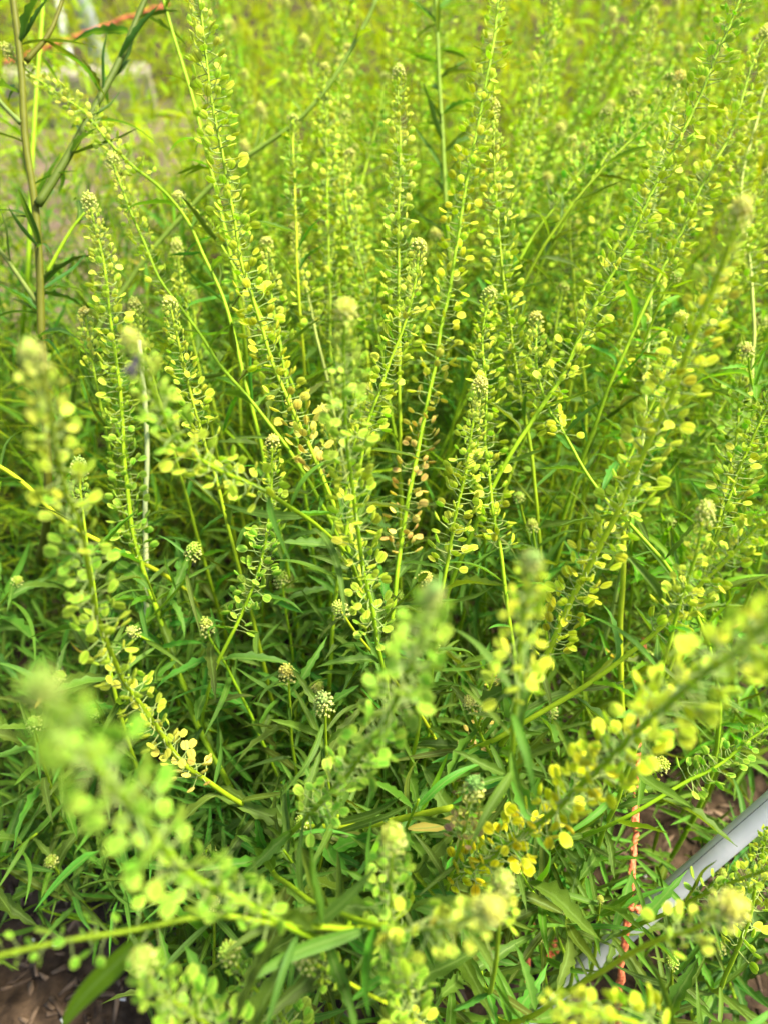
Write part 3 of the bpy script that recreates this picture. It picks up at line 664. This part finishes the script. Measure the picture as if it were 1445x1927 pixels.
S('spray of small peach pods drying below the centre', [(935, 1265), (915, 1310), (893, 1390), (868, 1450), (850, 1500)], .38, .41, head=0, cols=(TAN, TAN, ROSY), raceme=(0, 1), spacing=.0030, pod=.0036, root=(800, 1480))
S('spike with green pods low at the right, in front of bare soil', [(1470, 1345), (1420, 1385), (1350, 1440), (1290, 1470), (1240, 1500)], .35, .36, head=0, cols=(GRN, GRN), raceme=(0, .8), spacing=.0022, root=(1050, 1600))
S('small pod spike pointing right beside the pipe', [(1480, 1620), (1420, 1645), (1350, 1672), (1290, 1700)], .31, .34, head=0, cols=(LIME, GRN), raceme=(0, .9), spacing=.0024, root=(1150, 1780), up_bias=.6)
S('bud tipped spike slanting over the hanging twine', [(1245, 1438), (1205, 1470), (1150, 1512), (1100, 1555)], .37, .40, cols=(LIME, GRN), headcol=BUDG, head=.009, raceme=(.02, .6), root=(980, 1620))
S('yellow spike at the bottom right corner, pods blurred', [(1445, 1560), (1425, 1640), (1410, 1720), (1380, 1800)], .34, .38, head=0, cols=(LIME, LIME), root=(1300, 1850), spacing=.0026)
S('blurred yellowish pods on a spike cut by the bottom edge', [(1040, 1890), (1110, 1905), (1190, 1925), (1260, 1960)], .20, .24, head=0, cols=(LIME, YEL), root=(1100, 1900), spacing=.003)
S('arched spike in the upper left, its cream tip pointing left over the red stem', [(22, 102), (75, 150), (160, 212), (235, 300), (300, 352), (352, 412), (385, 480), (420, 560), (445, 650)], .47, .45, raceme=(.02, .50), leaf_from=.55, cols=(PALE, PALE, LIME), pod=.0034, stemcol=STEMG, spacing=.0020, leaf_every=.012)
S('spike with scattered young pods left of the arched stem', [(214, 305), (240, 380), (270, 450), (300, 520), (350, 590), (420, 690), (482, 765)], .45, .44, raceme=(.02, .6), leaf_from=.6, cols=(PALE, LIME, LIME), pod=.0036, spacing=.0026)
S('short nodding cream spike under the arched stem', [(336, 372), (365, 400), (402, 440), (440, 500)], .47, .47, raceme=(.02, .6), leaf_from=.6, cols=(PALE, LIME), pod=.0034)
S('blunt cream cluster on a short stalk left of the very long spike', [(334, 468), (340, 520), (352, 580)], .52, .52, cols=(PALE, LIME), pod=.0036)
S('pale cluster behind the slim left-middle spike, near the top', [(655, 92), (640, 160), (632, 260), (640, 360)], .62, .60, cols=(PALE, LIME), pod=.004)
S('cream cluster on a leaning stalk half way up, behind the slim spike', [(658, 290), (650, 350), (660, 430), (685, 520), (712, 640)], .55, .52, cols=(PALE, LIME, LIME))
S('spike right of the slim cream pair with small round pods', [(690, 735), (678, 790), (665, 850)], .46, .46, cols=(LIME, LIME))
S('cream bud cluster peeping behind the blurred middle spike', [(610, 780), (625, 850), (640, 920)], .43, .43, cols=(PALE, LIME), raceme=(.02, .5))
S('bud cluster with yellow stem under the right leaning spike', [(1280, 600), (1262, 660), (1235, 740), (1200, 820)], .43, .43, cols=(LIME, LIME), raceme=(.02, .7))
S('pod spike behind the big leaning one, yellowish stem', [(1205, 505), (1180, 600), (1150, 700), (1120, 800)], .52, .50, cols=(LIME, LIME))
S('leaning spike behind the right edge spikes, mostly green pods', [(1445, 330), (1400, 420), (1345, 540), (1300, 640)], .50, .48, cols=(LIME, LIME))
S('upright spike near the right edge above the dense one', [(1400, 655), (1390, 740), (1385, 830), (1370, 900)], .45, .44, cols=(LIME, GRN))
S('grey green bud spike beside the left edge', [(150, 880), (152, 930), (160, 1000)], .40, .40, cols=(GRN, GRN), headcol=BUDB, raceme=(.02, .7))

# leafy shoots that end in a bud cluster
H = lambda label, pts, z0, z1, **kw: stalk(label, pts, z0, z1, name='leafy_shoot', cat='leafy shoot', group='leafy shoots with bud clusters', plain=True, **{**dict(leaf_every=.0045, r_base=.0016), **kw})
H('upright shoot with cream flower cluster low left of the centre', [(540, 1268), (545, 1320), (552, 1400), (560, 1490)], .385, .42, headcol=BUDC, leaf_every=.0055)
H('bluish bud cluster on a short stem beside the upright cream shoot', [(610, 1325), (612, 1380), (616, 1440)], .35, .38, headcol=BUDB, head=.010)
H('bud cluster with creamy rim branching from the tall left stem', [(365, 1038), (350, 1088), (318, 1130), (297, 1152)], .41, .445, headcol=BUDG, root=(415, 1446), leaf_every=.010)
H('round green bud cluster half way down the left middle', [(390, 1182), (396, 1205), (420, 1240), (450, 1300)], .41, .43, headcol=BUDG, head=.0085)
H('cream bud cluster on a bright bent stem just left of the centre', [(640, 1148), (668, 1188), (700, 1225), (735, 1268)], .36, .39, headcol=BUDC, head=.0085, stemcol=STEML, leaf_every=.012)
H('small cream cluster on a leafy stem beside the peach pods', [(882, 1322), (905, 1385), (930, 1440), (940, 1480)], .37, .40, headcol=BUDC, head=.008, leaf_len=(.03, .05))
H('yellowish bud cluster behind the blurred bluish tip', [(800, 1088), (775, 1110), (745, 1140), (720, 1175)], .40, .42, headcol=BUDC, head=.0085)
H('star of narrow leaves round a bud cluster over the soil at left', [(97, 1620), (110, 1640), (150, 1690)], .42, .47, headcol=BUDG, head=.0075, leaf_every=.0035)
H('small bud tip nested in leaves left of the centre', [(252, 1190), (280, 1205), (322, 1235)], .42, .45, headcol=BUDC, head=.007, root=(415, 1446))
H('green bud cluster in the dark gap below the middle spikes', [(530, 1090), (535, 1130), (545, 1190)], .45, .47, headcol=BUDG)
H('bud cluster poking out right of the centre', [(1000, 990), (1005, 1030), (1015, 1090)], .45, .47, headcol=BUDG, head=.008)
H('tiny bud cluster among leaves right of the peach pod spike', [(975, 935), (985, 980), (1000, 1040)], .47, .49, headcol=BUDG, head=.0075)
H('bud cluster half hidden behind the blurred lower spike', [(815, 1220), (812, 1270), (808, 1330)], .40, .43, headcol=BUDG, head=.008)
H('cream tipped leafy shoot at the right edge', [(1405, 660), (1410, 700), (1425, 760)], .42, .44, headcol=BUDC, head=.0075, leafcol=LEAFL)
H('forked shoot with a pale bud tip at the right middle', [(1272, 520), (1250, 550), (1228, 600)], .44, .46, headcol=BUDG, head=.007, leafcol=LEAFL, stemcol=STEML)
H('star of dark narrow leaves in front of the pipe', [(1128, 1692), (1126, 1720), (1120, 1790)], .37, .41, head=.004, headcol=BUDG, leaf_every=.003, leaf_len=(.028, .045), max_leaves=8)
H('second star of long leaves left of the pipe', [(1062, 1712), (1066, 1740), (1075, 1810)], .37, .41, head=.004, headcol=BUDG, leaf_every=.003, leaf_len=(.03, .05), max_leaves=9)
H('small bud cluster right of the frayed twine', [(1018, 1760), (1020, 1800), (1030, 1860)], .42, .45, headcol=BUDG, head=.0075)
H('bud tipped shoot over the pipe near the right corner', [(1265, 1810), (1262, 1840), (1258, 1890)], .38, .41, headcol=BUDG, head=.007)
H('light green leafy sprig on the bare soil at lower left', [(75, 1705), (95, 1715), (140, 1725), (190, 1740)], .47, .50, head=0, leafcol=LEAFL, leaf_every=.006, leaf_len=(.012, .024))
H('very small bud cluster in leaves by the left edge', [(65, 1360), (72, 1400), (90, 1460)], .38, .42, headcol=BUDG, head=.008)

# two broad near leaves on the low branches
def big_leaf(owner, a, b, width, k, col=LEAFL):
    g = np.array(owner.location); a = np.array(a) - g; b = np.array(b) - g
    o = link('leaf', LEAF_ME[k], owner, col); L = np.linalg.norm(b - a)
    m = frame(a, b - a, np.array(-CF) + np.array([0, 0, .5])); to_obj(o, scaled(m, L, width / 0.105, L * .5))
big_leaf(LOW_BRANCH, P(262, 1752, .222), P(95, 1970, .23), .006, 0)
big_leaf(BENT_BRANCH, P(690, 1740, .255), P(450, 1850, .24), .0055, 4, LEAFB)

# ------------------------------------------------------------------ tall reddish stems at the upper left
def woody(label, pts, z0, z1, rad, root, leaves, r2=None, col=STEMR, name='tall_weed'):
    seed_counter[0] += 1; r = np.random.default_rng(seed_counter[0])
    f = np.linspace(0, 1, len(pts)); w = [np.array(P(x, y, z0 + (z1 - z0) * t)) for (x, y), t in zip(pts, f)]
    vis = catmull(w, 8); g = np.array(root, float) if len(root) == 3 else np.array([*ground_at(*root)[:2], 0.0])
    d = vis[-1] - vis[-3]; d /= np.linalg.norm(d)
    full = np.vstack([vis, down_path(vis[-1], d, g)]) - g
    base = empty(name, tuple(g)); tag(base, label, 'weed', 'tall weeds at the upper left')
    pa = Path(full); ss = np.linspace(0, pa.L, 60); pp = np.array([pa.at(s) for s in ss])
    v, q, t3 = tube(pp, np.linspace(rad * .75, rad * 1.15, 60), 10); link('stem', mesh_np('stem', v, [q, t3], None, [M_STEM]), base, col)
    return base, pa, r
def weed_leaves(base, pa, r, s0, s1, step, L, col):
    s = s0; a = r.uniform(0, 6)
    while s < s1:
        p0 = pa.at(s); T = -pa.tan(s); a += 2.4 + r.normal(0, .3)
        ref = np.array([math.cos(a), math.sin(a), 0]); O = ref - T * np.dot(ref, T); O /= np.linalg.norm(O); el = r.uniform(.2, .9)
        for k in range(int(r.integers(1, 4))):
            put_leaf(base, p0, O * math.cos(el) + T * math.sin(el) + r.normal(0, .25, 3), T + np.array([0, 0, .5]), L * r.uniform(.5, 1.1), r, tuple(c * r.uniform(.8, 1.2) for c in col), .95)
        s += step * r.uniform(.6, 1.4)
def weed_branch(base, pts, z0, z1, rad, r, col, leafcol, step=.03, L=.045):
    g = np.array(base.location)
    w = [np.array(P(x, y, z0 + (z1 - z0) * t)) - g for (x, y), t in zip(pts, np.linspace(0, 1, len(pts)))]
    p = catmull(w, 8); v, q, t3 = tube(p, np.linspace(rad * .6, rad, len(p)), 9); link('branch', mesh_np('branch', v, [q, t3], None, [M_STEM]), base, col)
    pb_ = Path(p); weed_leaves(base, pb_, r, .01, pb_.L * .95, step, L, leafcol)
b, pa1, rr = woody('tall reddish brown stemmed weed at upper left with thick forking branches', [(18, -60), (40, 120), (48, 260), (66, 380), (75, 500), (80, 660), (88, 800)], .46, .47, .0028, (110, 1120), 0)
weed_leaves(b, pa1, rr, .02, .26, .022, .045, LEAFD)
weed_branch(b, [(320, -110), (265, 20), (225, 115), (180, 200), (125, 300), (72, 385)], .50, .462, .0028, rr, (.08, .13, .014), LEAFD, .018, .045)
weed_branch(b, [(125, -20), (95, 60), (50, 115)], .47, .46, .0018, rr, STEMR, LEAFL)
weed_branch(b, [(-40, 130), (0, 190), (40, 232)], .46, .462, .0016, rr, (.14, .19, .04), LEAFD)
weed_branch(b, [(-60, 400), (0, 470), (74, 575)], .45, .47, .0016, rr, (.16, .22, .04), LEAFD)
weed_branch(b, [(160, 400), (130, 440), (88, 515)], .47, .47, .0012, rr, STEMG, LEAFD)
b, pa1, rr = woody('pale yellow green weed stem standing just behind the reddish one', [(85, -40), (78, 60), (70, 160), (62, 290), (58, 400)], .56, .55, .0020, (90, 800), 0, col=STEMG)
weed_leaves(b, pa1, rr, .02, .2, .05, .045, LEAFL)
b, pa1, rr = woody('long green arching weed branch crossing above the spikes at upper left', [(715, -20), (690, 40), (620, 160), (560, 228), (500, 272), (430, 320), (360, 390), (280, 480), (210, 580)], .54, .58, .0020, (230, 950), 0, col=(.17, .26, .03))
weed_leaves(b, pa1, rr, .04, .24, .03, .03, LEAFL)
b, pa1, rr = woody('slender bent green stem dropping from the top edge at left', [(300, -30), (325, 60), (362, 180), (385, 270), (410, 370), (430, 460)], .50, .50, .0015, (470, 1000), 0, col=STEMG)
weed_leaves(b, pa1, rr, .0, .2, .025, .03, LEAFL)
b, pa1, rr = woody('upright leafy dark stem cut by the top edge right of the middle', [(818, -40), (822, 60), (826, 160), (832, 260), (838, 380)], .60, .58, .0022, (850, 900), 0, col=(.14, .23, .012))
weed_leaves(b, pa1, rr, .0, .24, .010, .045, LEAFB)
b, pa1, rr = woody('pale straw coloured bare stem at left behind the tall sharp spike', [(262, 640), (274, 760), (278, 860), (274, 960), (276, 1060)], .44, .46, .0018, (300, 1250), 0, col=(.52, .58, .26))
b, pa1, rr = woody('pale stem sloping under the leaves at the left edge', [(-30, 860), (40, 905), (120, 980), (190, 1020), (255, 1052)], .40, .45, .0017, (330, 1300), 0, col=STEML)
weed_leaves(b, pa1, rr, .01, .2, .02, .045, LEAFB)
b, pa1, rr = woody('bare green stem standing right of the centre behind the big spike', [(1172, 985), (1172, 1080), (1166, 1180), (1168, 1290)], .42, .45, .0020, (1150, 1420), 0, col=STEML)
b, pa1, rr = woody('bright stem running flat across the lower centre', [(850, 1520), (780, 1535), (700, 1552), (620, 1556)], .33, .38, .0020, (560, 1620), 0, col=STEML)
weed_leaves(b, pa1, rr, .0, .06, .02, .05, LEAFL)

# the fly on the blurred left spike
fp = np.array(P(254, 684, .190)); fr_ = empty('fly', tuple(fp)); tag(fr_, 'dark fly sitting on the blurred left spike', 'insect')
def ell(center, ax, up, s): return scaled(frame(np.array(center), np.array(ax, float), np.array(up, float)), *s)
th = np.linspace(0, math.pi, 7); sv = np.array([[math.cos(a), math.sin(a) * math.cos(b), math.sin(a) * math.sin(b)] for a in th for b in np.linspace(0, 2 * math.pi, 8, endpoint=False)])
sq = np.array([[i * 8 + j, i * 8 + (j + 1) % 8, (i + 1) * 8 + (j + 1) % 8, (i + 1) * 8 + j] for i in range(6) for j in range(8)])
fax = np.array(P(264, 656, .190)) - fp; fax /= np.linalg.norm(fax); fup = np.array(-CF)
for nm, c, s in (('abdomen', -fax * .0018, (.0020, .0010, .0010)), ('thorax', fax * .0003, (.0012, .0010, .0010)), ('head', fax * .0017, (.0007, .0009, .0008))):
    v, f = tile(sv, sq, [ell(c, fax, fup, s)]); link(nm, mesh_np(nm, v, f, mats=[M_FLY]), fr_)
for sgn in (1, -1):
    sd = np.cross(fax, fup) * sgn
    v, f = tile(LEAF_T[0][0], LEAF_T[0][1], [scaled(frame(fax * .0004 + fup * .0008, -fax + sd * .35, fup), .0046, .012, .001)])
    link('wing', mesh_np('wing', v, f, LEAF_T[0][2], [M_WING]), fr_)
    for k in (-1, 0, 1):
        a0 = fax * .0006 * k; v, q, t3 = tube(np.array([a0, a0 + sd * .0013 - fup * .0002 + fax * .0005 * k, a0 + sd * .0018 - fup * .0014 + fax * .0009 * k]), .00012, 4)
        link('leg', mesh_np('leg', v, [q, t3], None, [M_FLY]), fr_)

# ------------------------------------------------------------------ more leafy shoots filling the middle of the bush
shoot_rng = np.random.default_rng(77)
ZONES = [('leafy green shoot under the central spikes', (480, 1050), (950, 1500), .43, .52, LEAFB, 26),
         ('narrow leaved shoot in the lower left of the bush', (20, 330), (1050, 1600), .40, .50, LEAFB, 18),
         ('leafy shoot low in the bottom middle', (330, 1000), (1500, 1880), .33, .44, LEAFB, 26),
         ('leafy shoot on the right side of the bush', (1080, 1430), (760, 1350), .44, .54, LEAFL, 20),
         ('leafy shoot round the plastic pipe', (1270, 1430), (1560, 1900), .44, .48, LEAFD, 6)]
for lab, xr, yr, za, zb, col, n in ZONES:
    for _ in range(n):
        x = shoot_rng.uniform(*xr); y = shoot_rng.uniform(*yr); z = shoot_rng.uniform(za, zb)
        lean = shoot_rng.normal(0, 45); hd = shoot_rng.random() < .35
        stalk(lab, [(x, y), (x + lean * .4, y + 40), (x + lean, y + 100)], z, z + .04, name='leafy_shoot', cat='leafy shoot', group=lab.replace('shoot', 'shoots'), plain=True, head=.0075 if hd else 0,
              headcol=BUDG, leaf_every=.005, leaf_len=((.028, .050) if yr[0] > 1000 else (.024, .044)), leafcol=col, max_leaves=17, r_base=.0014, stemcol=STEMG)

# sharp enough stalks between the ones picked out above
er = np.random.default_rng(91); n_e = 0
while n_e < 30:
    x = er.uniform(330, 1440); y = er.uniform(60, 640); z = er.uniform(.50, .64); hgt = er.uniform(150, 380)
    if np.array(P(x, y, z))[2] > .56: continue
    lean = (x - 700) * .20 + er.normal(0, 25)
    stalk('softly focused green pepperweed stalk standing between the sharper spikes', [(x, y), (x - lean * .35, y + hgt * .5), (x - lean, y + hgt)], z, z - .01, cols=(LIME, GRN, GRN), pod=.0044, spacing=.0026,
          group='softly focused stalks between the sharp spikes', headcol=BUDG, stemcol=mixc(STEMG, STEML, er.random()), max_leaves=14); n_e += 1

# ------------------------------------------------------------------ stalks in the thicket behind, too far to pick their pods apart
def far_stalk(label, group, tip, root, col, pod=.0052, r=None, head=.009, npods=70, headcol=BUDC):
    tip = np.array(tip); root = np.array(root); mid = root * .45 + tip * .55; mid[:2] = root[:2] * .65 + tip[:2] * .35
    p = catmull([tip, mid, root], 14) - root; pa = Path(p); base = empty('pepperweed_stalk', tuple(root)); tag(base, label, 'plant stalk', group)
    v, q, t3 = tube(p, np.linspace(.0007, .0020, len(p)), 5); link('stem', mesh_np('stem', v, [q, t3], None, [M_STEM]), base, mixc(STEMG, STEML, r.random()))
    if head:
        o = link('flower_cluster', HEAD_ME[int(r.integers(0, 4))], base, headcol); o['kind'] = 'stuff'
        m = np.eye(4); m[:3, 3] = p[0] - np.array([0, 0, .3 * head]); to_obj(o, scaled(m @ rotz(r.uniform(0, 6)), head * r.uniform(.8, 1.15)))
    by = [[], [], []]; s = head * .6; a = r.uniform(0, 6); rl = min(pa.L * r.uniform(.45, .7), .28)
    while s < rl:
        T = -pa.tan(s); a += 2.4 + r.normal(0, .25); ref = np.array([math.cos(a), math.sin(a), 0]); O = ref - T * np.dot(ref, T); O /= np.linalg.norm(O)
        sz = pod * min(1, .4 + s / .07) * r.uniform(.8, 1.15)
        by[int(r.integers(0, 3))].append(scaled(frame(pa.at(s), O, T) @ roty(r.normal(0, .25)) @ rotx(r.normal(0, .6)), sz)); s += .0020 * r.uniform(.7, 1.3) * (.4 + .6 * min(1, s / .06))
    Vs, Fs, ms, nv = [], [], [], 0
    for k in range(3):
        if not by[k]: continue
        v, f = tile(POD_LO[k][0], POD_LO[k][1], by[k]); Vs.append(v); Fs.append(f + nv); nv += len(v); ms.append(np.tile(POD_LO[k][2], len(by[k])))
    if Vs:
        o = link('seed_pods', mesh_np('seed_pods', np.concatenate(Vs), np.concatenate(Fs), None, [M_POD_I, M_PED], np.concatenate(ms)), base, col); o['kind'] = 'stuff'
    ml = []; s = rl
    while s < pa.L * .95:
        T = -pa.tan(s); a += 2.4; ref = np.array([math.cos(a), math.sin(a), 0]); O = ref - T * np.dot(ref, T); O /= np.linalg.norm(O); el = r.uniform(.2, .9); L = r.uniform(.025, .05)
        ml.append(scaled(frame(pa.at(s), O * math.cos(el) + T * math.sin(el), T), L, L * 1.1, L)); s += r.uniform(.006, .016)
    if ml:
        k = int(r.integers(0, 3)); v, f = tile(LEAF_LO[k][0], LEAF_LO[k][1], ml)
        o = link('leaves', mesh_np('leaves', v, f, np.tile(LEAF_LO[k][2], (len(ml), 1)), [M_LEAF_I]), base, LEAFL); o['kind'] = 'stuff'
fr2 = np.random.default_rng(5)
n_far = 0
while n_far < 95:
    x = fr2.uniform(-60, 1500); y = fr2.uniform(-150, 560); z = .64 + 1.2 * fr2.random() ** 1.6
    if x < 330 and z < 1.9 and fr2.random() < .8: continue
    tip = np.array(P(x, y, z))
    if not .30 < tip[2] < .62: continue
    root = np.array([tip[0] * .9 + fr2.normal(0, .06), tip[1] + fr2.normal(0, .06), 0.0])
    lab, grp = (('blurred pepperweed stalk in the thicket behind the sharp spikes', 'stalks in the thicket just behind') if z < 1.05 else ('far hazy pepperweed stalk at the back of the bed', 'stalks far back in the bed'))
    far_stalk(lab, grp, tip, root, mixc(GRN, LIME, fr2.random()), r=fr2); n_far += 1

# ------------------------------------------------------------------ undergrowth nobody could count
def in_bare(x, y):
    if x < -0.16 - max(0, (y - .14)) * .8 and y < .24: return .88
    if x > .14 and y < .28: return .82
    if x > .36 and y < .75: return .4
    if -1.25 < x < -.40 and 1.0 < y < 2.2: return .40
    return 0
def undergrowth(name, label, n, yr, hmax, templates, L, col, seed, mat=M_LEAF_I, elev=(-.1, 1.2), hpow=1.0, xs=.62):
    r = np.random.default_rng(seed); by = [[] for _ in templates]; c = 0
    while c < n:
        y = yr[0] + (yr[1] - yr[0]) * r.random() ** 1.2; half = xs * (abs(y) + .35); x = r.uniform(-half, half)
        if r.random() < in_bare(x, y): continue
        hm = hmax(x, y); z = hm * r.random() ** hpow + .004
        a = r.uniform(0, 6.28); el = r.uniform(*elev); l = r.uniform(*L)
        d = np.array([math.cos(a) * math.cos(el), math.sin(a) * math.cos(el), math.sin(el)])
        k = int(r.integers(0, len(templates))); by[k].append(scaled(frame(np.array([x, y, z]), d, np.array([0, 0, 1.0]) + r.normal(0, .4, 3)), l, l * r.uniform(.5, .9), l)); c += 1
    Vs, Fs, Us, nv = [], [], [], 0
    for k, T in enumerate(templates):
        v, f = tile(T[0], T[1], by[k]); Vs.append(v); Fs.append(f + nv); nv += len(v); Us.append(np.tile(T[2], (len(by[k]), 1)))
    return tag(link(name, mesh_np(name, np.concatenate(Vs), np.concatenate(Fs), np.concatenate(Us), [mat]), None, col), label, kind='stuff')
near_h = lambda x, y: (.20 if y < .4 else .24) * (1 - .5 * min(1, abs(x) / .5)) + (.05 if y > .6 else 0)
undergrowth('undergrowth', 'dense narrow dark green leaves filling the bush', 15000, (.13, .85), near_h, LEAF_LO, (.018, .042), LEAFB, 31)
undergrowth('thicket_foliage', 'green foliage between the stems just behind the bush', 9000, (.50, 1.05), lambda x, y: .28, LEAF_LO, (.022, .045), (.075, .17, .014), 32, elev=(.1, 1.4))
undergrowth('meadow_foliage', 'bright yellow green foliage between the stalks at the back', 13000, (.95, 2.5), lambda x, y: .34, LEAF_LO, (.03, .055), (.27, .38, .006), 35, elev=(.1, 1.4))
undergrowth('feathery_weeds', 'fine feathery light green weeds between the stems', 20000, (.40, 1.9), lambda x, y: .26 + (.05 if x < 0 else 0), BLADE_LO, (.02, .055), (.23, .34, .007), 33, elev=(.2, 1.4))
undergrowth('back_weeds', 'tall soft green weeds beyond the bed', 11000, (2.2, 6.5), lambda x, y: .5, LEAF_LO, (.06, .13), (.22, .32, .008), 34, elev=(.1, 1.4), xs=.8)
